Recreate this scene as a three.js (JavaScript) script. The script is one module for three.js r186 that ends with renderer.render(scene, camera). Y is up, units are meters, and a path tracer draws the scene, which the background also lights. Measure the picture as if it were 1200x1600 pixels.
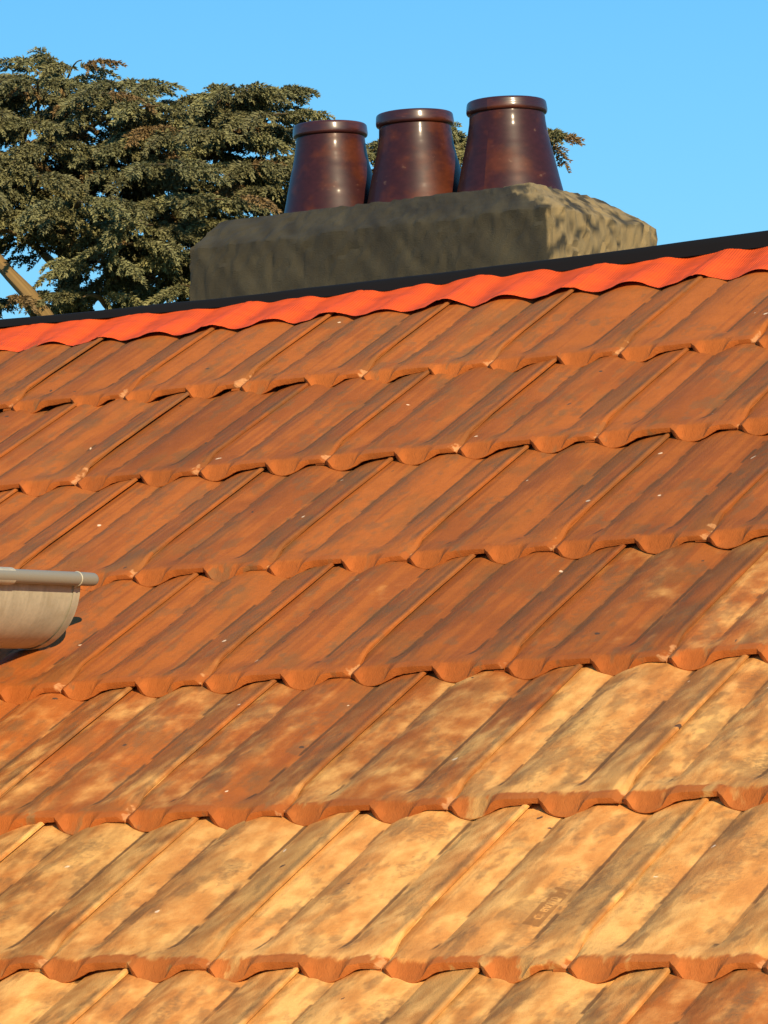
import * as THREE from 'three';
import { mergeGeometries, toCreasedNormals, mergeVertices } from 'three/addons/utils/BufferGeometryUtils.js';

// ------------------------------------------------------------------ camera, sky, sun, exposure
const scene = new THREE.Scene();
const PITCH = THREE.MathUtils.degToRad(26.5), SP = Math.sin(PITCH), CP = Math.cos(PITCH);
const V = (x, y, z) => new THREE.Vector3(x, y, z);
const CAM = V(2.40181, 0.18063, 3.26924);
const RIGHT = V(0.8537276, -0.03242559, -0.5197093), UP = V(0.06231201, 0.99724922, 0.04013992), FWD = V(-0.51697813, 0.06665268, -0.85339969);
const FOCAL = 6205.936;
const camera = new THREE.PerspectiveCamera(14.6908, 0.75, 0.05, 400);
camera.matrixAutoUpdate = true;
camera.position.copy(CAM);
camera.quaternion.setFromRotationMatrix(new THREE.Matrix4().makeBasis(RIGHT, UP, FWD.clone().negate()));
scene.add(camera);

const EXPO = 1.35;
{ // clear blue sky: deeper towards the zenith
  const w = 256, h = 128, d = new Float32Array(w * h * 4);
  const stops = [[-90, .14, .17, .16], [-3, .40, .60, .70], [0, .36, .64, .84], [4, .265, .59, .82], [8, .17, .50, .785], [13, .105, .39, .72], [30, .06, .26, .55], [90, .03, .14, .36]];
  for (let j = 0; j < h; j++) {
    const el = ((j + .5) / h - .5) * 180;
    let k = 0; while (k < stops.length - 2 && el > stops[k + 1][0]) k++;
    const A = stops[k], B = stops[k + 1], t = Math.min(1, Math.max(0, (el - A[0]) / (B[0] - A[0])));
    for (let i = 0; i < w; i++) {
      const o = (j * w + i) * 4;
      for (let c = 0; c < 3; c++) d[o + c] = A[c + 1] + (B[c + 1] - A[c + 1]) * t;
      d[o + 3] = 1;
    }
  }
  const t = new THREE.DataTexture(d, w, h, THREE.RGBAFormat, THREE.FloatType);
  t.mapping = THREE.EquirectangularReflectionMapping; t.magFilter = t.minFilter = THREE.LinearFilter; t.needsUpdate = true;
  scene.background = t; scene.environment = t;
}
const SAZ = THREE.MathUtils.degToRad(48), SEL = THREE.MathUtils.degToRad(23);
const SUN = V(Math.sin(SAZ) * Math.cos(SEL), Math.sin(SEL), Math.cos(SAZ) * Math.cos(SEL));
const sun = new THREE.DirectionalLight(new THREE.Color().setRGB(1, .80, .53), 5);
sun.target.position.set(-1, .3, -2); sun.position.copy(sun.target.position).addScaledVector(SUN, 40);
sun.castShadow = true; sun.shadow.mapSize.set(4096, 4096); sun.shadow.bias = -0.0004;
Object.assign(sun.shadow.camera, { left: -22, right: 12, top: 12, bottom: -12, near: 1, far: 90 });
scene.add(sun, sun.target);

const renderer = new THREE.WebGLRenderer({ antialias: true });
renderer.toneMapping = THREE.LinearToneMapping;
renderer.toneMappingExposure = EXPO;
renderer.shadowMap.enabled = true;

// ------------------------------------------------------------------ helpers
function rng(seed) { let a = seed >>> 0; return () => { a = a + 0x6D2B79F5 | 0; let t = Math.imul(a ^ a >>> 15, 1 | a); t = t + Math.imul(t ^ t >>> 7, 61 | t) ^ t; return ((t ^ t >>> 14) >>> 0) / 4294967296; }; }
const LAT = new Float32Array(65536); { const r = rng(77); for (let i = 0; i < 65536; i++) LAT[i] = r(); }
function vn(x, y) {
  const xi = Math.floor(x), yi = Math.floor(y); let fx = x - xi, fy = y - yi;
  fx = fx * fx * (3 - 2 * fx); fy = fy * fy * (3 - 2 * fy);
  const a = xi & 255, b = (xi + 1) & 255, c = (yi & 255) << 8, e = ((yi + 1) & 255) << 8;
  return (LAT[a | c] * (1 - fx) + LAT[b | c] * fx) * (1 - fy) + (LAT[a | e] * (1 - fx) + LAT[b | e] * fx) * fy;
}
function fbm(x, y, o) { let s = 0, a = .5, n = 0; for (let i = 0; i < o; i++) { s += a * vn(x, y); n += a; a *= .5; x = x * 2.03 + 17.3; y = y * 2.03 + 5.7; } return s / n; }
function vn3(x, y, z) { const k = Math.floor(z), f = z - k, s = f * f * (3 - 2 * f); return vn(x + k * 37.2, y + k * 11.9) * (1 - s) + vn(x + (k + 1) * 37.2, y + (k + 1) * 11.9) * s; }
function fbm3(x, y, z, o) { let s = 0, a = .5, n = 0; for (let i = 0; i < o; i++) { s += a * vn3(x, y, z); n += a; a *= .5; x *= 2.03; y *= 2.03; z *= 2.03; } return s / n; }
const ss = (a, b, x) => { const t = Math.min(1, Math.max(0, (x - a) / (b - a))); return t * t * (3 - 2 * t); };
const mix = (a, b, t) => a + (b - a) * t, clamp = (x, a = 0, b = 1) => Math.min(b, Math.max(a, x));
const enc = v => { v = clamp(v); return Math.round(255 * (v <= .0031308 ? 12.92 * v : 1.055 * Math.pow(v, 1 / 2.4) - .055)); };
function colourTexture(w, h, fn) {
  const d = new Uint8Array(w * h * 4), c = [0, 0, 0];
  for (let j = 0; j < h; j++) for (let i = 0; i < w; i++) { fn((i + .5) / w, (j + .5) / h, c); const o = (j * w + i) * 4; d[o] = enc(c[0]); d[o + 1] = enc(c[1]); d[o + 2] = enc(c[2]); d[o + 3] = 255; }
  const t = new THREE.DataTexture(d, w, h); t.colorSpace = THREE.SRGBColorSpace; t.magFilter = THREE.LinearFilter; t.minFilter = THREE.LinearMipmapLinearFilter; t.generateMipmaps = true; t.needsUpdate = true; return t;
}
function greyTexture(w, h, fn) {
  const d = new Uint8Array(w * h * 4);
  for (let j = 0; j < h; j++) for (let i = 0; i < w; i++) { const g = Math.round(255 * clamp(fn(i, j))), o = (j * w + i) * 4; d[o] = d[o + 1] = d[o + 2] = g; d[o + 3] = 255; }
  const t = new THREE.DataTexture(d, w, h); t.wrapS = t.wrapT = THREE.RepeatWrapping; t.magFilter = THREE.LinearFilter; t.minFilter = THREE.LinearMipmapLinearFilter; t.generateMipmaps = true; t.needsUpdate = true; return t;
}
function grid(nu, nv, fn, uvfn) { // fn(i,j,out) -> position ; nu x nv vertices
  const p = new Float32Array(nu * nv * 3), uv = new Float32Array(nu * nv * 2), idx = [], q = [0, 0, 0];
  for (let j = 0; j < nv; j++) for (let i = 0; i < nu; i++) {
    fn(i, j, q); const k = j * nu + i; p.set(q, k * 3);
    if (uvfn) { const t = uvfn(i, j, q); uv[k * 2] = t[0]; uv[k * 2 + 1] = t[1]; }
  }
  for (let j = 0; j < nv - 1; j++) for (let i = 0; i < nu - 1; i++) { const a = j * nu + i, b = a + 1, c = a + nu, d = c + 1; idx.push(a, b, d, a, d, c); }
  const g = new THREE.BufferGeometry(); g.setAttribute('position', new THREE.BufferAttribute(p, 3)); g.setAttribute('uv', new THREE.BufferAttribute(uv, 2)); g.setIndex(idx); return g;
}
function mesh(name, geo, mat, parent = scene) { const m = new THREE.Mesh(geo, mat); m.name = name; m.castShadow = m.receiveShadow = true; parent.add(m); return m; }
function thing(name, label, category, group) { const g = new THREE.Group(); g.name = name; g.userData = { label, category }; if (group) g.userData.group = group; scene.add(g); return g; }
function std(r, g, b, rough = .9, extra = {}) { return new THREE.MeshStandardMaterial({ color: new THREE.Color().setRGB(r, g, b), roughness: rough, metalness: 0, side: THREE.DoubleSide, ...extra }); }
const pix = (px, py, depth) => CAM.clone().addScaledVector(RIGHT, (px - 600) / FOCAL * depth).addScaledVector(UP, (800 - py) / FOCAL * depth).addScaledVector(FWD, depth);
const BV = V(0, SP, -CP), NV = V(0, CP, SP);               // up the slope, out of the roof
const TW = .205, TG = .336;                                // tile cover width and gauge
const onRoof = (u, v, h) => V(u * TW, 0, 0).addScaledVector(BV, v * TG).addScaledVector(NV, h);

// ------------------------------------------------------------------ ground
{
  const tex = colourTexture(256, 256, (x, y, c) => { const n = fbm(x * 40, y * 40, 4); c[0] = .05 + .05 * n; c[1] = .06 + .06 * n; c[2] = .025 + .02 * n; });
  tex.wrapS = tex.wrapT = THREE.RepeatWrapping; tex.repeat.set(60, 60);
  const g = new THREE.PlaneGeometry(600, 600); g.rotateX(-Math.PI / 2);
  const m = mesh('ground', g, new THREE.MeshStandardMaterial({ map: tex, roughness: 1 })); m.position.y = -5.2; m.userData.kind = 'structure';
}

// ------------------------------------------------------------------ clay tile
const PU = [[-.07, -6.2], [.018, -5.6], [.05, -5.2], [.12, -7.4], [.19, -10.2], [.213, -11.2], [.221, -10.0], [.30, -5.2], [.36, -3.0], [.42, -2.4], [.50, -4], [.60, -8.2], [.68, -11.4], [.698, -12.4], [.706, -10.6], [.77, -7.0], [.86, -3.2], [.94, -1.8], [.958, -1.5], [.972, .5], [.988, .9], [.996, .4], [1, -.6]];
function prof(u) { let k = 0; while (k < PU.length - 2 && u > PU[k + 1][0]) k++; const A = PU[k], B = PU[k + 1]; return mix(A[1], B[1], clamp((u - A[0]) / (B[0] - A[0]))); }
function flatEnd(u) { return u < .012 ? -13 : -5.6 - 4 * (1 - ss(.012, .06, u)) - 5.5 * ss(.955, 1.0, u); }
function noseB(u) { // outline of the underside of the front edge
  let t;
  if (u < .15) { t = clamp((u - .014) / .136); return Math.pow(Math.sin(t * Math.PI / 2), .62); }
  if (u < .35) { t = (u - .15) / .20; return Math.pow(.5 + .5 * Math.cos(t * Math.PI), .62); }
  if (u < .552) return 0;
  if (u < .70) { t = (u - .552) / .148; return Math.pow(Math.sin(t * Math.PI / 2), .55); }
  if (u < .89) { t = (u - .70) / .19; return Math.pow(.5 + .5 * Math.cos(t * Math.PI), .62); }
  return 0;
}
function scoop(u) { return Math.max(ss(.030, .085, u) * (1 - ss(.23, .30, u)), ss(.568, .622, u) * (1 - ss(.775, .84, u))); }
const zBottomFront = u => -12.2 - 11.6 * noseB(u) - 2.2 * ss(.30, .34, u) * (1 - ss(.38, .50, u)) - 2.0 * ss(.86, .90, u) - 5 * (1 - ss(.012, .03, u));
const lobe = (u, v) => v > 24 ? 0 : 11 * noseB(u) * (1 - ss(0, 24, v)); // the noses also reach further down the slope
function zTop(u, v, seed) {
  let w = 1 - ss(16, 60, v);
  let z = mix(prof(u), flatEnd(u), w);
  // the middle rib flares out towards the front edge
  const ub = mix(.55, .36, clamp((v - 12) / 60)); const inTri = ss(ub + .012, ub - .004, u) * ss(.24, .30, u) * (1 - ss(60, 80, v));
  z += 1.5 * inTri;
  if (v < 15) { const k = 1 - ss(5, 14.5, v); z = mix(z, Math.min(z, zBottomFront(u) + 3.6 + 2 * (1 - noseB(u)) + .35 * v), scoop(u) * k); z -= .8 * (1 - ss(0, 3, v)); }
  z += .9 * (fbm(u * 5 + seed * 9.1, v / 60 + seed * 3.3, 3) - .5) + .5 * (vn(u * 34 + seed, v / 11) - .5);
  return z;
}
const TL = 408; // length in mm
function tileGeometry(seed) {
  const us = []; for (let i = 0; i <= 78; i++) us.push(-.07 + 1.07 * i / 78);
  for (const k of [.958, .965, .972, .98, .0118, .0122, .016, .985, .213, .226, .6925, .700, .712, .548, .574, .582, .590, .598, .606, .03, .038, .046, .054, .062, .993]) us.push(k);
  us.sort((a, b) => a - b); const U = us.filter((x, i) => !i || x - us[i - 1] > .0003);
  const vs = [0, 1, 2.5, 4.5, 7, 9.5, 12, 15, 18, 22, 27, 33, 40, 48, 58, 70, 85, 105, 130, 160, 195, 230, 265, 300, 330, 360, TL];
  const W = TW * 1000, uvo = (u, v) => [(u + .07) / 1.07, (v + 40) / (TL + 40)];
  const arcY = (u, v) => { if (v >= 15) return v; let y = 15, pz = zTop(u, 15, seed), pv = 15; for (const w of [12, 9.5, 7, 4.5, 2.5, 1, 0]) { if (w < v) break; const z = zTop(u, w, seed); y -= Math.hypot(z - pz, w - pv); pz = z; pv = w; } return y; };
  const top = grid(U.length, vs.length, (i, j, q) => { const u = U[i], v = vs[j]; q[0] = u * W / 1000; q[1] = (v - lobe(u, v)) / 1000; q[2] = zTop(u, v, seed) / 1000; }, (i, j) => uvo(U[i], arcY(U[i], vs[j])));
  const chip = u => .5 * (vn(u * 60 + seed * 5, 3.1) - .5);
  const lowAt = (u, v) => { const t = ss(8, 45, v); return mix(zBottomFront(u) + chip(u), zTop(u, v, seed) - mix(8.5, 2.5, ss(.895, .925, u)), t); };
  // front face with eased lower arris
  const front = grid(U.length, 4, (i, j, q) => {
    const u = U[i], zt = zTop(u, 0, seed), zb = zBottomFront(u) + chip(u); q[0] = u * W / 1000;
    q[1] = (j === 0 ? 2.6 : j === 1 ? 0 : j === 2 ? -.3 : 0) / 1000 - lobe(u, 0) / 1000; q[2] = (j === 0 ? zb : j === 1 ? zb + 1.2 : j === 2 ? Math.max(zb + 1.8, zt - 1.4) : zt) / 1000;
  }, (i, j) => { const d = zTop(U[i], 0, seed) - zBottomFront(U[i]); const y0 = arcY(U[i], 0); return uvo(U[i], Math.max(-40, y0 - (j === 3 ? 0 : j === 2 ? 1.5 : j === 1 ? d - 1 : d))); });
  const bv = [2.6, 8, 25, 45, 120, 250, TL];
  const bot = grid(U.length, bv.length, (i, j, q) => { const u = U[U.length - 1 - i], v = bv[j]; q[0] = u * W / 1000; q[1] = (v - lobe(u, v - (j ? 0 : 2.6))) / 1000; q[2] = lowAt(u, v) / 1000; }, (i, j) => uvo(.9, bv[j]));
  const side = (u, flip) => grid(vs.length, 2, (i, j, q) => { const v = vs[flip ? vs.length - 1 - i : i]; q[0] = u * W / 1000; q[1] = v / 1000; q[2] = (j ? zTop(u, v, seed) : lowAt(u, v)) / 1000; }, (i, j) => uvo(u, vs[flip ? vs.length - 1 - i : i]));
  const back = grid(U.length, 2, (i, j, q) => { const u = U[U.length - 1 - i]; q[0] = u * W / 1000; q[1] = TL / 1000; q[2] = (j ? zTop(u, TL, seed) : lowAt(u, TL)) / 1000; }, (i, j) => uvo(.5, TL));
  const g = mergeGeometries([top, front, bot, side(1, false), side(-.07, true), back]);
  return toCreasedNormals(g, THREE.MathUtils.degToRad(32));
}
const tileGeos = [1, 2, 3, 4].map(tileGeometry);

// fine clay grain, shared by all tiles
const grain = greyTexture(512, 512, (i, j) => { const t = 512; const f = (x, y, s) => { const n = t / s; return LAT[((Math.floor(x / s) % n) & 255) | (((Math.floor(y / s) % n) & 255) << 8)]; }; return .5 * vn(i / 3.2, j / 3.2) + .3 * vn(i / 9, j / 9) + .2 * f(i, j, 2); });
grain.repeat.set(1.5, 3.05);
const stampMark = (() => { // pressed maker's stamp, mostly worn away
  const c = document.createElement('canvas'); c.width = 160; c.height = 32; const x = c.getContext('2d');
  x.fillStyle = '#000'; x.fillRect(0, 0, 160, 32); x.fillStyle = '#fff'; x.font = 'bold 26px sans-serif'; x.textBaseline = 'middle'; x.fillText('C', 22, 17); x.fillText('BVND', 56, 17);
  const d = x.getImageData(0, 0, 160, 32).data; return (s, t) => { const i = Math.floor(s), j = Math.floor(t); return i < 0 || j < 0 || i > 159 || j > 31 ? 0 : d[(j * 160 + i) * 4] / 255; };
})();
const ORANGE = [.362, .103, .018], RUST = [.250, .068, .015], PALE = [.68, .355, .105], PALE2 = [.55, .232, .056], FILM = [.205, .086, .024], GREY = [.145, .082, .034], FRESH = [.335, .090, .016];
function tileTexture(seed, pale, dirt, stamp) {
  const r = rng(seed * 7919 + 13), ox = r() * 200, oy = r() * 200, tone = .88 + .24 * r(), warm = r(), litCornerK = r();
  const chips = []; for (let i = 0, n = 1 + Math.floor(r() * 3); i < n; i++) chips.push([r() * TW * 1000, 20 + r() * 320, 1 + r() * 2.2, 1 + r() * 3.5, r() < .45 ? 1 : 0, r() * 3]);
  const scuff = []; for (let i = 0, n = pale > .4 ? 3 : 1; i < n; i++) scuff.push([20 + r() * 150, 40 + r() * 260, 8 + r() * 16, 14 + r() * 40]);
  return colourTexture(220, 448, (s, t, c) => {
    const X = (s * 1.07 - .07) * TW * 1000, Y = t * (TL + 40) - 40, u = X / (TW * 1000);
    const n1 = fbm(X / 70 + ox, Y / 105 + oy, 3), n2 = fbm(X / 15 + oy, Y / 22 + ox, 4), n3 = fbm(X / 3.8 + ox, Y / 3.0 + oy, 3), st = Y > 20 ? fbm(X / 6.5 + oy * 2, Y / 190 + ox, 3) : mix(n2, fbm(X / 6.5 + oy * 2, Y / 190 + ox, 3), ss(8, 20, Y)), ed = fbm(X / 7 + ox * 3, Y / 10 + oy, 4);
    // burnt orange to buff clay
    const pm = ss(.24, .76, pale * 1.12 - .06 + ((n1 - .5) * .75 + (n2 - .5) * .55) * mix(.7, .5, pale));
    const ro = ss(.42, .62, n1 * .5 + st * .5 + (warm - .5) * .15);
    const pw = ss(.32, .72, n2 * .6 + n1 * .4);
    for (let k = 0; k < 3; k++) c[k] = mix(mix(ORANGE[k], RUST[k], ro * .75), mix(PALE2[k], PALE[k], pw), pm);
    // brown film with ragged edges, in long streaks down the slope; thickest on the lap strip and beside the folds
    const zone = (u > .715 ? .07 : 0) + (u > .21 && u < .30 ? .05 : 0) + (u > .02 && u < .19 ? -.09 : 0) + (u > .34 && u < .66 ? -.05 : 0);
    const fm = ss(.46, .66, fbm(X / 25 + ox, Y / 70 + oy * 1.7, 5) * .74 + ed * .14 + st * .12 + zone + dirt);
    const fa = (.60 + .18 * n3) * fm * mix(.74, .62, pm);
    for (let k = 0; k < 3; k++) c[k] = mix(c[k], FILM[k], fa);
    // grey lichen crust in smaller patches
    const gm = ss(.55, .68, fbm(X / 20 + oy * 3, Y / 50 + ox * 2, 4) * .76 + ed * .24 + dirt * .8);
    for (let k = 0; k < 3; k++) c[k] = mix(c[k], GREY[k], gm * (.22 + .4 * n3));
    for (const q of scuff) { const e = Math.hypot((X - q[0]) / q[2], (Y - q[1]) / q[3]) + (ed - .5) * 2.4; const m = ss(1, .8, e) * ss(.25, .7, n3); for (let k = 0; k < 3; k++) c[k] = mix(c[k], GREY[k], m * .38); }
    // dark lines along the two folds, broken here and there
    { const w1 = 1.5 + 1.6 * (ed - .4), w2 = 1.0 + 1.8 * (ed - .45), f1 = ss(w1 + .9, w1 - .3, Math.abs(X - .688 * TW * 1000 + 1.2 * (n1 - .5))) * ss(.30, .42, fbm(Y / 38 + ox, oy, 2)) * ss(26, 44, Y), f2 = ss(w2 + .9, w2 - .3, Math.abs(X - .207 * TW * 1000 + 1.2 * (n1 - .5))) * ss(.38, .5, fbm(Y / 30 + oy, ox, 2)) * ss(24, 40, Y); for (let k = 0; k < 3; k++) c[k] = mix(c[k], [.085, .042, .018][k], Math.max(f1 * .85, f2 * .75)); }
    // clean burnt clay along the dripping front edge
    const fe = 14 + 9 * (ed - .5) + 10 * (n1 - .5), fr = ss(fe + 3, fe - 2, Y) * ss(.78, .55, n2 * .7 + gm * .3);
    for (let k = 0; k < 3; k++) c[k] = mix(c[k], FRESH[k], fr * .92);
    // sunlit corner beside the joint, painted into the colour with ragged edges
    { const e = Math.hypot((u - 1.0) / .05, (Y - 6) / 30) + (ed - .5) * 2.2 + (litCornerK - .35) * .9; const m = ss(.62, .35, e); for (let k = 0; k < 3; k++) c[k] = mix(c[k], [.58, .28, .11][k], m * (.35 + .5 * n3)); }
    for (const q of chips) { const a = q[5], dx = X - q[0], dy = Y - q[1], e = Math.hypot((dx * Math.cos(a) + dy * Math.sin(a)) / q[2], (dy * Math.cos(a) - dx * Math.sin(a)) / q[3]) + (n3 - .5); if (e < 1) for (let k = 0; k < 3; k++) c[k] = q[4] ? [.78, .56, .36][k] : [.09, .05, .03][k]; }
    if (stamp) { const sx = (Y - stamp[1]) / .45, sy = (X - stamp[0]) / .45; const m = stampMark(sx, sy); const box = sx > -6 && sx < 166 && sy > -3 && sy < 35 ? 1 : 0; const k2 = box * ss(.26, .46, ed) * (m > .5 ? .05 : .72); for (let k = 0; k < 3; k++) c[k] = mix(c[k], FILM[k] * .95, k2); }
    const g = tone * (.83 + .16 * n3 + .20 * n2) * (.95 + .10 * st);
    c[0] *= g; c[1] *= g * (.97 + .06 * n1); c[2] *= g;
  });
}
// rows from the ridge down: first joint u, joint pitch, v of the front edge, drift of v per tile, tile range, how pale
const rows = [
  [-5.565, 1.0115, 5.015, -.010, -4, 8, (u) => 0.02],
  [-3.955, .993, 4.022, .006, -5, 7, (u) => 0.02],
  [-2.45, .997, 2.986, .003, -4, 6, (u) => u > 1 ? .12 : 0.02],
  [-1.965, .991, 1.993, .005, -4, 6, (u) => u > 1.6 ? .42 : u > .6 ? .28 : .16],
  [-.48, .984, .973, .012, -4, 6, (u) => u > 1.2 ? .74 : u > .3 ? .50 : .38],
  [-.02, .988, .003, -.003, -3, 6, (u) => u > 3.6 ? .60 : u > -.3 ? .80 : .6],
  [-.48, .99, -1.0, 0, -3, 6, (u) => u > 3 ? .45 : .74],
  [-.02, .99, -2.0, 0, -3, 6, (u) => .6],
];
const Z0 = .010, STEP = .0118, TILT = Math.atan(STEP / TG);
const roof = thing('tiled_roof', 'weathered orange clay tiled roof slope with half-bonded double-trough tiles', 'roof');
{
  const deckMat = std(.34, .24, .14, .9);
  // underlay and rafters' sheathing under the tiles, and the far slope behind the ridge
  const slab = (p0, dir, len, x0, x1, th) => { const n = V(1, 0, 0).cross(dir).normalize(); if (n.y < 0) n.negate(); const g = new THREE.BoxGeometry(x1 - x0, len, th); const m = new THREE.Matrix4().makeBasis(V(1, 0, 0), dir, V(1, 0, 0).cross(dir)); g.applyMatrix4(m); const c = p0.clone().addScaledVector(dir, len / 2).addScaledVector(n, -th / 2); g.translate((x0 + x1) / 2, c.y, c.z); return g; };
  const ridgeTop = onRoof(0, 6.33, -.06);
  mesh('roof_sheathing', slab(onRoof(0, -3.2, -.075), BV, (6.33 + 3.2) * TG - .02, -4.6, 2.4, .05), deckMat, roof);
  const farMap = tileTexture(991, .02, 0, null); farMap.wrapS = farMap.wrapT = THREE.RepeatWrapping; farMap.repeat.set(34, 19);
  mesh('far_slope', slab(ridgeTop, V(0, -SP, -CP), 6.5, -4.6, 2.4, .06), new THREE.MeshStandardMaterial({ map: farMap, roughness: .8 }), roof);
  const rnd = rng(5), cache = []; let id = 0;
  for (let ri = 0; ri < rows.length; ri++) {
    const [u0, du, v0, dv, k0, k1, paleAt] = rows[ri];
    for (let k = k0; k <= k1; k++) {
      id++;
      const u = u0 + du * k, v = v0 + dv * Math.max(-1, Math.min(k, 7));
      const uc = u + .5, vc = v + .5;
      const inView = uc > -1.4 - 1.10 * vc && uc < 5.0 - .66 * vc && vc > -1.2;
      const seed = ri * 40 + k + 10;
      let mat;
      const stamp = ri === 5 && k === 2 ? [118, 86] : null;
      if (inView || cache.length < 6) {
        const map = tileTexture(seed, clamp(paleAt(u) + (rnd() - .5) * .10), (rnd() - .5) * .05 + (ri < 4 ? .0 : .0), stamp);
        mat = new THREE.MeshPhysicalMaterial({ map, roughness: .8, metalness: 0, specularIntensity: .35, side: THREE.DoubleSide, bumpMap: grain, bumpScale: .00055 });
        cache.push(mat);
      } else { mat = cache[(seed * 7) % cache.length]; rnd(); rnd(); }
      const m = mesh('roof_tile', tileGeos[(seed * 3 + ri) % 4], mat, roof);
      const tl = TILT + (rnd() - .5) * .006, b = BV.clone().multiplyScalar(Math.cos(tl)).addScaledVector(NV, -Math.sin(tl)), yaw = (rnd() - .5) * .006;
      const bx = V(1, 0, 0).applyAxisAngle(NV, yaw - dv * TG / TW * -.4); b.applyAxisAngle(NV, yaw); const n = bx.clone().cross(b).normalize(); bx.copy(b.clone().cross(n));
      m.quaternion.setFromRotationMatrix(new THREE.Matrix4().makeBasis(bx, b, n));
      m.position.copy(onRoof(u + (rnd() - .5) * .006, v + (rnd() - .5) * .006, Z0 + (rnd() - .5) * .0015));
      m.scale.x = du;
    }
  }
  console.log('tiles', id, 'textures', cache.length);
}

// ------------------------------------------------------------------ ridge roll: pleated red apron and black vent band
{
  const [u0, du, v0] = rows[0];
  const sag = x => -.008 * (1 - Math.pow((x + .75) / .75, 2));
  const tileH = (x, v) => { const t = (x / TW - u0) / du, k = Math.floor(t), u = t - k; return Z0 + zTop(u, (v - v0) * TG * 1000, 2) / 1000 - STEP * (v - v0); };
  const roll = thing('ridge_roll', 'bright red-orange pleated ridge roll with black band along the roof ridge', 'ridge roll');
  const x0 = -2.3, x1 = .75, nx = 760, nv = 16, va = 5.81, vb = 6.175;
  const topH = x => .006 + Math.max(-.01, sag(x)) + .002 * Math.sin(x * 9);
  const edge = x => .07 * (fbm(x * 11 + 3, 1.3, 3) - .5) + .022 * Math.sin(x / TW * Math.PI * 4 + 1.0);
  const surf = (x, s) => { // s 0 lower edge .. 1 at the band
    const v = va + edge(x) * (1 - s) + (vb - va) * s;
    // soft sheet bridges the narrow folds, so average the tile relief a little
    let h = 0, n = 0; for (let d = -2; d <= 2; d++) { h += tileH(x + d * .005, v); n++; } h = h / n + .0035;
    const t = ss(.25, 1.0, s); h = mix(h, topH(x), t * .45) + .010 * (fbm(x * 13 + s * .9, s * 1.3, 3) - .5) * (1 - s * .55) + .0045 * Math.max(0, Math.sin(x / TW * Math.PI * 4 + 2.2 - s * 1.1)) * (1 - s * .4);
    h = Math.max(h, Math.max(tileH(x, v), tileH(x - .004, v), tileH(x + .004, v)) + .0012);
    return onRoof(x / TW, v, h);
  };
  const apron = grid(nx, nv, (i, j, q) => { const p = surf(mix(x0, x1, i / (nx - 1)), j / (nv - 1)); q[0] = p.x; q[1] = p.y; q[2] = p.z; }, (i, j) => [mix(x0, x1, i / (nx - 1)) / .0045, j / (nv - 1) * 3]);
  apron.computeVertexNormals();
  const pleat = greyTexture(64, 64, (i, j) => .5 + .42 * Math.sin((i / 64) * Math.PI * 2) + .12 * (vn(i / 5, j / 4) - .5));
  const col = colourTexture(512, 64, (x, y, c) => { const n = fbm(x * 90, y * 12, 4), f = fbm(x * 22 + 9, y * 5, 4), d = ss(.56, .68, f) * .35; c[0] = mix(.72, .40, d) * (.86 + .28 * n); c[1] = mix(.084, .058, d) * (.86 + .28 * n); c[2] = mix(.014, .018, d) * (.86 + .28 * n); });
  col.wrapS = col.wrapT = THREE.RepeatWrapping; col.repeat.set(.0022, .33);
  mesh('pleated_apron', apron, new THREE.MeshPhysicalMaterial({ map: col, roughness: .7, specularIntensity: .3, side: THREE.DoubleSide, bumpMap: pleat, bumpScale: .0007 }), roll);
  // band: rises out of the apron and folds over the ridge board
  const prof2 = [[-.006, -.5], [-.004, .35], [-.001, .8], [.006, 1], [.05, 1.02], [.09, .8], [.10, -.6]];
  const ridgeY = onRoof(0, 6.175, .004), hb = x => .0085 + .0075 * clamp((x + 1.45) / 1.35, -.4, 1.4);
  const band = grid(220, prof2.length, (i, j, q) => { const x = mix(x0, x1, i / 219), w = .0014 * (vn(x * 12, j * .7) - .5); q[0] = x; q[1] = ridgeY.y + sag(x) + hb(x) * prof2[j][1] + w; q[2] = ridgeY.z + .002 - prof2[j][0] + .001 * (vn(x * 9, 4) - .5); });
  band.computeVertexNormals();
  mesh('vent_band', band, new THREE.MeshPhysicalMaterial({ color: new THREE.Color().setRGB(.007, .007, .008), roughness: .9, specularIntensity: .25, side: THREE.DoubleSide }), roll);
  const board = new THREE.BoxGeometry(x1 - x0 + .3, .09, .03); board.translate((x0 + x1) / 2, ridgeY.y - .062, ridgeY.z - .05);
  mesh('ridge_board', board, std(.3, .2, .11, .8), roll);
}

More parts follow.
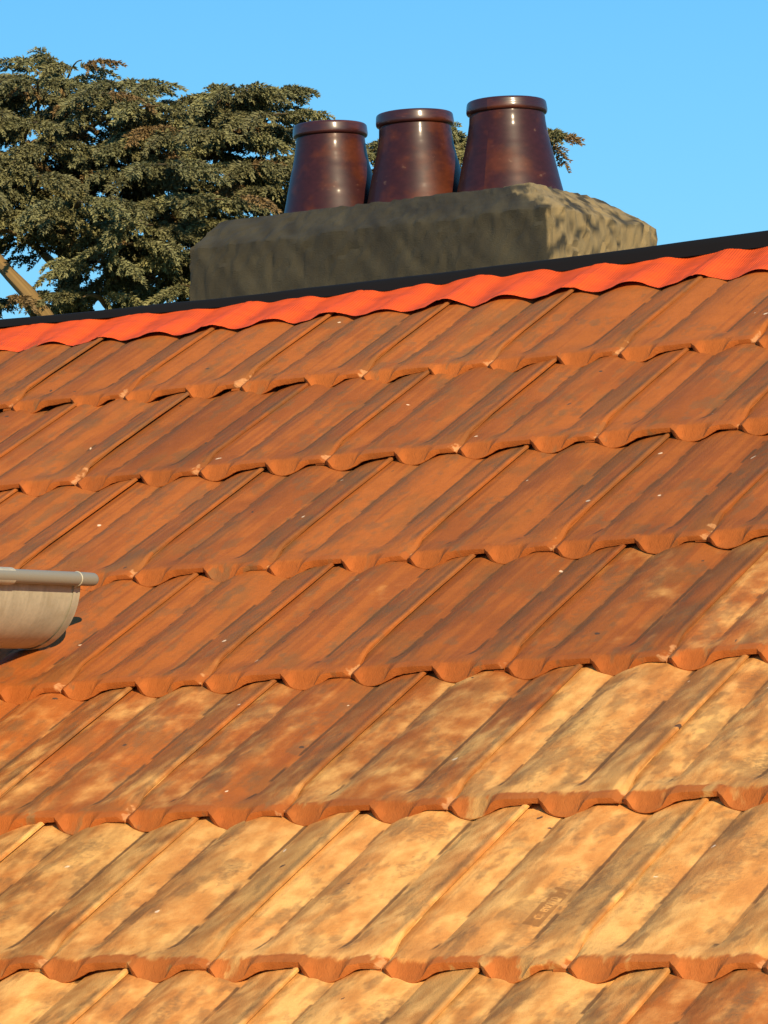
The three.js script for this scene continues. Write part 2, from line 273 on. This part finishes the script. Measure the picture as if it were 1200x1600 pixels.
// ------------------------------------------------------------------ chimney on the far slope
const CH = { x0: -3.636, x1: -2.502, zf: -5.715, zb: -6.31, yv: 1.647 };
{
  const chimney = thing('chimney', 'broad rendered chimney stack with weathered chamfered concrete cap behind the ridge', 'chimney');
  // cap: rings around the perimeter, from the drip edge up to the flat top
  const per = []; const N = { f: 150, r: 84, b: 60, l: 60 };
  const side = (n, a, b) => { for (let i = 0; i < n; i++) per.push([a[0] + (b[0] - a[0]) * i / n, a[1] + (b[1] - a[1]) * i / n]); };
  side(N.f, [0, 1], [1, 1]); side(N.r, [1, 1], [1, 0]); side(N.b, [1, 0], [0, 0]); side(N.l, [0, 0], [0, 1]); per.push([0, 1]); // (s along x, t: 1 front 0 back)
  const cF = .10, cR = .115, cL = .03, cB = .10, hc = .078;
  const rings = []; rings.push([-.03, -.22]); for (let i = 0; i <= 14; i++) rings.push([0, -.22 + .214 * i / 14]); rings.push([.05, 0]); for (let i = 1; i <= 9; i++) rings.push([.05 + .95 * i / 10, hc * i / 10]); rings.push([1, hc]); rings.push([1.35, hc + .004]); rings.push([2.4, hc + .006]);
  const n3 = (x, y, z) => fbm3(x * 9 + 40, y * 9 + 7, z * 9 + 20, 4) - .5;
  const nu = per.length, cap = grid(nu, rings.length, (i, j, q) => {
    const [s, t] = per[i], [ins, h] = rings[j];
    const xa = CH.x0 + cL * ins, xb = CH.x1 - cR * ins, za = CH.zb + cB * ins, zc = CH.zf - cF * ins;
    let x = mix(xa, xb, s), z = mix(za, zc, t), y = CH.yv + h;
    const a = .018, d1 = n3(x, y, z), d2 = n3(z + 5, x, y), d3 = n3(y, z, x + 9), fine = (vn3(x * 60, y * 60, z * 60) - .5) * .010;
    q[0] = x + a * d1 + (s > .99 ? fine * 1.6 : 0); q[1] = y + a * d2 * (h > -.2 ? 1 : .4) + fine * .5; q[2] = z + a * d3 + (t > .99 ? fine : 0);
  }, (i, j, q) => [(q[0] - q[2]) / .3, (q[1] - q[2] * .3) / .3]);
  const cg = toCreasedNormals(cap, THREE.MathUtils.degToRad(38));
  // colour of the concrete: front side painted dark as if in shade, ochre concrete on the gable side
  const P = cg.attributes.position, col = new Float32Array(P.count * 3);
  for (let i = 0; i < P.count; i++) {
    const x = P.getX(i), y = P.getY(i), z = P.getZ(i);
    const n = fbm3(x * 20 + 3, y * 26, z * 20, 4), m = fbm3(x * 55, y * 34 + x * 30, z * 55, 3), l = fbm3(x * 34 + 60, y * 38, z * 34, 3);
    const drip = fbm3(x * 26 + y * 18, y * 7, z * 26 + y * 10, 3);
    const stone = [mix(.16, .34, m), mix(.12, .245, m), mix(.058, .105, m)], shadeTone = [mix(.006, .066, drip), mix(.0052, .056, drip), mix(.003, .030, drip)];
    // front shade put into the colour: patchy dark over the front, crumbs on the gable end
    const frontShade = CH.x1 - .016 - .9 * (CH.zf - z) - 1.3 * Math.max(0, y - CH.yv) > x + .016 * (l - .5) ? .42 : -.10;
    const cover = ss(.36, .50, n * .6 + l * .4 + frontShade);
    for (let k = 0; k < 3; k++) col[i * 3 + k] = mix(stone[k], shadeTone[k], cover);
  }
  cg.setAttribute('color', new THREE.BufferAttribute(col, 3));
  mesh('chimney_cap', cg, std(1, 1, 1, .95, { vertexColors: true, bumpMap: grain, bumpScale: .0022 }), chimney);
  const sh = new THREE.BoxGeometry(CH.x1 - CH.x0 - .12, 3.4, CH.zf - CH.zb - .12, 4, 8, 4); sh.translate((CH.x0 + CH.x1) / 2, CH.yv - .215 - 1.7, (CH.zf + CH.zb) / 2);
  mesh('chimney_shaft', sh, std(.33, .27, .2, .9), chimney);
}
// glazed pots
{
  const yb = CH.yv + .081, zc = CH.zf - .275;
  const glaze = (seed) => colourTexture(256, 128, (x, y, c) => {
    const n = fbm(x * 22 + seed, y * 9, 4), m = fbm(x * 60 + seed * 3, y * 40, 3), r = fbm(x * 8 + seed * 7, y * 3 + 4, 3);
    const a = ss(.42, .66, r * .6 + n * .4); c[0] = mix(.030, .066, a) * (.75 + .5 * m); c[1] = mix(.0075, .0155, a) * (.75 + .5 * m); c[2] = mix(.008, .006, a) * (.75 + .5 * m);
    const s = ss(.74, .80, m * .6 + n * .4); c[0] = mix(c[0], .20, s * .3); c[1] = mix(c[1], .13, s * .3); c[2] = mix(c[2], .08, s * .3);
  });
  const mk = (x, z, seed, label, k, lean) => {
    const t = thing(seed === 1 ? 'chimney_pot' : 'chimney_pot_' + String(seed - 1).padStart(3, '0'), label, 'chimney pot', 'glazed chimney pots on the chimney cap');
    t.position.set(x, yb, z); t.rotation.y = seed * 2.1; t.rotation.z = lean;
    const pr = [[.150, -.03], [.1425, .0], [.1355, .03], [.129, .06], [.1225, .09], [.1155, .12], [.1095, .145], [.1045, .17], [.1005, .195], [.0985, .215], [.0975, .226]];
    const rim = [[.0972, .2195], [.1005, .2215], [.1040, .2230], [.1064, .2270], [.1068, .2330], [.1060, .2420], [.1046, .2520], [.1012, .2562], [.0955, .2565], [.0905, .254], [.0885, .245]];
    const jit = (g, s) => { const p = g.attributes.position; for (let i = 0; i < p.count; i++) { const x = p.getX(i), y = p.getY(i), z = p.getZ(i), a = Math.atan2(z, x), d = .0022 * (fbm(Math.cos(a) * 1.3 + 4 + s, Math.sin(a) * 1.3 + y * 9, 2) - .5) + .0012 * (fbm(y * 60 + s, Math.cos(a) + Math.sin(a) * .7, 2) - .5), r = Math.hypot(x, z); p.setX(i, x * (1 + d / r)); p.setZ(i, z * (1 + d / r)); } g.computeVertexNormals(); return g; };
    const spline = (a, n) => new THREE.SplineCurve(a.map(q => new THREE.Vector2(q[0] * k, q[1]))).getPoints(n);
    const map = glaze(seed * 11), rimMat = new THREE.MeshPhysicalMaterial({ map, roughness: .42, specularIntensity: .6, clearcoat: .35, clearcoatRoughness: .16, side: THREE.DoubleSide });
    const mat = new THREE.MeshPhysicalMaterial({ map, roughness: .46, specularIntensity: .40, clearcoat: .10, clearcoatRoughness: .14, side: THREE.DoubleSide });
    mesh('pot_body', jit(new THREE.LatheGeometry(spline(pr, 48), 96), seed), mat, t);
    mesh('pot_rim', jit(new THREE.LatheGeometry(spline(rim, 40), 96), seed + 5), rimMat, t);
    const inn = spline([[.0885, .245], [.089, .2], [.100, .13], [.122, .03], [.128, -.03]], 20); mesh('pot_lining', new THREE.LatheGeometry(inn, 64), std(.02, .014, .012, .9), t);
  };
  mk(-3.341, zc, 1, 'glazed brown chimney pot at the end away from the ochre cap face', .97, .004);
  mk(-3.067, zc, 2, 'glazed brown chimney pot between two other pots', 1.0, -.006);
  mk(-2.779, zc, 3, 'glazed dark brown chimney pot beside the ochre gable end of the cap', 1.03, .003);
}

// ------------------------------------------------------------------ dormer eave gutter running into the slope
{
  const gut = thing('gutter', 'half-round zinc gutter end with rolled bead ending just above the roof tiles', 'gutter');
  const tip = V(-.432, .435, -.716), R = .076, L = 1.3, yTop = tip.y - .002, cx = tip.x - .012 - R, zEnd = tip.z + .016;
  const zinc = colourTexture(256, 256, (x, y, c) => { const n = fbm(x * 9, y * 9, 4), f = fbm(x * 60, y * 60, 3), s = fbm(x * 4 + 9, y * 26, 3), d = .55 * ss(.55, .74, n * .6 + f * .4); const g = .40 + .16 * (s - .5) + .10 * (f - .5); c[0] = g * mix(1.12, .84, d); c[1] = g * mix(1.0, .72, d); c[2] = g * mix(.70, .46, d); });
  zinc.wrapS = zinc.wrapT = THREE.RepeatWrapping;
  const zm = new THREE.MeshStandardMaterial({ map: zinc, roughness: .55, metalness: .25, side: THREE.DoubleSide });
  const zb2 = std(.27, .245, .18, .5, { metalness: .25 });
  const arc = (r, z0, z1, n, nz, a0 = 0, a1 = Math.PI) => grid(n, nz, (i, j, q) => { const a = mix(a0, a1, i / (n - 1)); const z = mix(z0, z1, j / (nz - 1)); q[0] = cx + r * Math.cos(a); q[1] = yTop - r * Math.sin(a) * 1.05; q[2] = z; }, (i, j) => [i / (n - 1) * .24 / .2, mix(z0, z1, j / (nz - 1)) / .2]);
  const tr = mergeGeometries([arc(R, zEnd, zEnd + L, 48, 12), arc(R - .0012, zEnd, zEnd + L, 48, 2)]); tr.computeVertexNormals();
  mesh('trough', tr, zm, gut);
  // rolled bead with a closed rounded end
  const bp = []; for (let i = 0; i <= 8; i++) { const a = i / 8 * Math.PI / 2; bp.push(new THREE.Vector2(.0082 * Math.sin(a), -.0085 * Math.cos(a))); } bp.push(new THREE.Vector2(.0085, .012), new THREE.Vector2(.0085, L - .02));
  const bead = new THREE.LatheGeometry(bp, 28); bead.rotateX(Math.PI / 2); bead.translate(cx + R + .0105, yTop + .002, zEnd - .014); mesh('rolled_bead', bead, zb2, gut);
  const seam = new THREE.TorusGeometry(.0085, .0009, 8, 28); seam.translate(cx + R + .0105, yTop + .002, zEnd + .018); mesh('bead_seam', seam, zm, gut);
  // stop end with a turned flange
  const sh = new THREE.Shape(); sh.moveTo(R, 0); for (let i = 1; i <= 32; i++) { const a = i / 32 * Math.PI; sh.lineTo(R * Math.cos(a), -R * 1.05 * Math.sin(a)); } sh.closePath();
  const se = new THREE.ExtrudeGeometry(sh, { depth: .0012, bevelEnabled: false }); se.translate(cx, yTop, zEnd + .001); mesh('stop_end', se, zm, gut);
  const fl = arc(R + .0014, zEnd - .002, zEnd + .012, 48, 3); fl.computeVertexNormals(); mesh('stop_end_flange', fl, zm, gut);
  // bracket strap clipped over the bead, near the frame edge
  const st = mergeGeometries([arc(R + .003, zEnd + .205, zEnd + .235, 40, 2), (() => { const c = new THREE.CylinderGeometry(.0105, .0105, .19, 24, 1, true).rotateX(Math.PI / 2).translate(cx + R + .008, yTop + .002, zEnd + .245); c.deleteAttribute('normal'); return c; })()]); st.computeVertexNormals();
  mesh('bracket_strap', st, zm, gut);
  // the dormer that carries it, out of frame
  const dm = thing('dormer', 'low dormer cheek with timber fascia carrying the gutter', 'dormer');
  const cheek = new THREE.BoxGeometry(.12, 1.1, 1.25); cheek.translate(cx - R - .13, yTop - .45, zEnd + .70); mesh('cheek_wall', cheek, std(.45, .42, .36, .9), dm);
  const fas = new THREE.BoxGeometry(.022, .17, 1.32); fas.translate(cx - R - .045, yTop - .03, zEnd + .70); mesh('fascia', fas, std(.5, .47, .4, .7), dm);
}

// ------------------------------------------------------------------ cedar behind the house
{
  const tree = thing('cedar_tree', 'tall olive-green cedar with drooping layered boughs behind the chimney', 'tree');
  const R0 = rng(4242), D = 26;
  const bark = new THREE.MeshStandardMaterial({ map: colourTexture(64, 256, (x, y, c) => { const n = fbm(x * 12, y * 30, 4), g = .6 + .8 * n; c[0] = .18 * g; c[1] = .112 * g; c[2] = .036 * g; }), roughness: .95, side: THREE.DoubleSide });
  const trunkBase = pix(150, 800, D + 1.2); trunkBase.y = -5.2; const trunkTop = pix(95, 120, D + .9);
  const tube = (pts, r0, r1, n = 18, m = 9) => { const c = new THREE.CatmullRomCurve3(pts), g = new THREE.TubeGeometry(c, n, 1, m, false), p = g.attributes.position; for (let i = 0; i <= n; i++) { const q = c.getPointAt(i / n), r = mix(r0, r1, i / n); for (let k = 0; k <= m; k++) { const o = i * (m + 1) + k, w = r * (1 + .40 * (vn(k * 1.7 + i * .3, i * .9) - .5)); p.setXYZ(o, q.x + (p.getX(o) - q.x) * w, q.y + (p.getY(o) - q.y) * w, q.z + (p.getZ(o) - q.z) * w); } } g.computeVertexNormals(); return g; };
  mesh('trunk', tube([trunkBase, trunkBase.clone().lerp(trunkTop, .4).add(V(.1, 0, .1)), trunkBase.clone().lerp(trunkTop, .75), trunkTop], .34, .03, 30, 12), bark, tree);
  mesh('limb', tube([pix(-140, 335, D - .6), pix(-30, 385, D - 1.0), pix(15, 428, D - 1.2), pix(70, 492, D - 1.3), pix(135, 600, D - 1.0), pix(170, 760, D + .3)], .040, .052, 20, 10), bark, tree);
  const needle = std(1, 1, 1, .75, { vertexColors: true });
  const twigs = [];
  function bough(ax, ay, ad, bx, by, bd, n, wide, arch = .12, droop = .8) {
    const A = pix(ax, ay, D + ad), B = pix(bx, by, D + bd), pos = [], col = [];
    const along = B.clone().sub(A), len = along.length(); along.normalize(); const lat = along.clone().cross(V(0, 1, 0)).normalize();
    const tint = .85 + .3 * R0(), yel = R0();
    const tri = (a, b, c, k) => { pos.push(a.x, a.y, a.z, b.x, b.y, b.z, c.x, c.y, c.z); for (let i = 0; i < 3; i++) col.push(k[0], k[1], k[2]); };
    const core = []; for (let i = 0; i <= 5; i++) { const s = i / 5; core.push(A.clone().lerp(B, s).add(V(0, arch * Math.sin(s * Math.PI * .75), 0))); }
    const cc = new THREE.CatmullRomCurve3(core);
    const twig = (p, d, tl, dr, kk) => {
      const nt = Math.max(3, Math.round(tl / .018));
      for (let q = 0; q < nt; q++) {
        const nx = p.clone().addScaledVector(d, .018), sd = d.clone().cross(V(.3, 1, .2)).normalize(), up = sd.clone().cross(d).normalize();
        tri(p.clone().addScaledVector(up, .003), p.clone().addScaledVector(up, -.003), nx, [.07, .05, .028]);
        for (let b = 0; b < 5; b++) {
          const a = R0() * 6.283, l = (.026 + .020 * R0()) * (1 - .35 * q / nt), rad = sd.clone().multiplyScalar(Math.cos(a)).addScaledVector(up, Math.sin(a) * .8 + .3);
          const tipd = d.clone().multiplyScalar(.8).addScaledVector(rad, .6).normalize(), wv = tipd.clone().cross(V(R0() - .5, R0() - .5, R0() - .5)).normalize().multiplyScalar(.0055);
          const e = p.clone().addScaledVector(tipd, l), mid = p.clone().addScaledVector(tipd, l * .4), v = .8 + .4 * R0(), k = [kk[0] * v, kk[1] * v, kk[2] * v];
          tri(mid.clone().add(wv), mid.clone().sub(wv), e, k); tri(mid.clone().sub(wv), mid.clone().add(wv), p, k);
        }
        p = nx; d.y -= dr * .10; d.normalize();
      }
    };
    // flat fans of side shoots, each hung with drooping tips
    const fans = Math.round(n / 6.5);
    for (let i = 0; i < fans; i++) {
      const s = clamp((i + R0() * .9) / fans, .02, .999), o = cc.getPointAt(s), sideS = R0() < .5 ? -1 : 1;
      o.addScaledVector(lat, sideS * R0() * wide * .45); o.y += (R0() - .5) * .05;
      const d = lat.clone().multiplyScalar(sideS * (.4 + R0() * .9)).addScaledVector(along, .35 + R0() * .6).add(V(0, (R0() - .35) * .35, 0)).normalize();
      const fl = (.22 + .24 * R0()) * mix(1, .65, s), steps = Math.round(fl / .028), bright = .72 + .5 * R0();
      const kk = R0() < .05 ? [.18, .115, .04] : [(.150 + .03 * yel) * tint * bright, (.152 + .016 * yel) * tint * bright, .062 * tint * bright];
      const p = o.clone(), fs = d.clone().cross(V(0, 1, 0)).normalize();
      for (let q = 0; q < steps; q++) {
        const nx = p.clone().addScaledVector(d, .028);
        tri(p.clone().add(V(0, .004, 0)), p.clone().add(V(0, -.004, 0)), nx, [.07, .05, .028]);
        for (const sg of [-1, 1]) twig(p.clone(), d.clone().multiplyScalar(.55).addScaledVector(fs, sg * (.35 + .6 * R0())).add(V(0, .1 - .75 * R0(), 0)).normalize(), (.07 + .10 * R0()) * (1 - .45 * q / steps), droop * (.5 + R0()), kk);
        p.copy(nx); d.y -= .055 + .05 * R0(); d.normalize();
      }
      twig(p.clone(), d.clone(), .08, droop, kk);
    }
    const g = new THREE.BufferGeometry(); g.setAttribute('position', new THREE.BufferAttribute(new Float32Array(pos), 3)); g.setAttribute('color', new THREE.BufferAttribute(new Float32Array(col), 3)); g.computeVertexNormals();
    const m = mesh('bough', g, needle, tree);
    mesh('branch', tube(core, .028 * Math.min(1, len / 1.6), .004, 10, 6), bark, m);
    twigs.push(n);
  }
  // main layers, from the top of the crown down (start and tip as seen against the sky)
  const L = [
    [90, 150, .6, 22, 104, .2, 26, .10], [95, 150, .5, 128, 106, .1, 26, .10], [90, 140, .6, 75, 112, .6, 26, .10], [95, 165, .4, -60, 135, -.3, 60, .22], [100, 160, .4, 245, 148, -.2, 70, .16], [95, 185, .2, 175, 160, -.8, 60, .25],
    [110, 215, .3, -80, 185, -.9, 80, .3], [100, 220, .2, 250, 178, -.9, 90, .28], [150, 225, .5, 395, 160, .3, 80, .2], [250, 215, .6, 470, 160, .2, 110, .2], [300, 200, .3, 430, 152, -.3, 80, .2],
    [120, 260, .3, 330, 215, -1.1, 120, .3], [220, 260, .7, 520, 215, .0, 130, .3], [100, 280, .2, -90, 255, -1, 110, .32], [330, 235, .4, 490, 190, -.6, 100, .25],
    [120, 310, .2, 260, 270, -1.5, 130, .34], [200, 310, .5, 450, 270, -.8, 140, .34], [330, 290, .8, 620, 240, .3, 120, .3], [90, 330, .2, -70, 315, -1.3, 110, .34], [400, 300, .7, 560, 270, -.5, 110, .3],
    [110, 355, .2, 130, 330, -1.7, 130, .36], [180, 350, .4, 350, 325, -1.3, 150, .36], [300, 340, .6, 480, 310, -.7, 140, .34],
    [80, 400, .3, -20, 375, -1.5, 60, .3], [150, 395, .4, 240, 365, -1.6, 130, .36], [250, 390, .5, 400, 365, -1.0, 130, .36],
    [180, 445, .5, 150, 425, -1.4, 80, .34], [220, 440, .5, 320, 415, -1.2, 120, .34], [300, 430, .6, 420, 400, -.8, 90, .3],
    [180, 490, .5, 130, 478, -1.3, 80, .34], [240, 480, .5, 300, 462, -1.1, 100, .34], [60, 500, .5, 10, 478, -1.6, 50, .3],
    [60, 175, .2, 60, 140, -.5, 60, .2], [30, 235, .0, 60, 205, -.9, 70, .26], [60, 275, .0, 90, 240, -1.0, 80, .28], [20, 300, -.2, -40, 275, -1.2, 60, .28], [60, 320, -.2, 60, 290, -1.4, 80, .3], [30, 365, -.2, 60, 345, -1.4, 70, .3], [160, 280, .0, 210, 240, -1.0, 80, .28], [330, 260, .3, 420, 225, -.6, 70, .26], [230, 420, .1, 200, 395, -1.4, 70, .3], [370, 400, .4, 450, 370, -.6, 60, .26],
    [420, 180, .5, 478, 158, .2, 50, .14], [560, 240, .9, 760, 215, .6, 90, .22], [640, 250, .8, 945, 228, .5, 80, .12, .14], [700, 330, .9, 985, 316, .6, 80, .10, .06], [560, 300, .9, 720, 260, .4, 70, .25],
  ];
  for (const a of L) { if (a[3] > 380) a[3] -= a[3] > 600 ? 55 : 40; a[1] += 8; a[4] += 8; a[6] = Math.round(a[6] * 1.5); bough(...a); }
  console.log('twigs', twigs.reduce((a, b) => a + b, 0));
}

renderer.render(scene, camera);
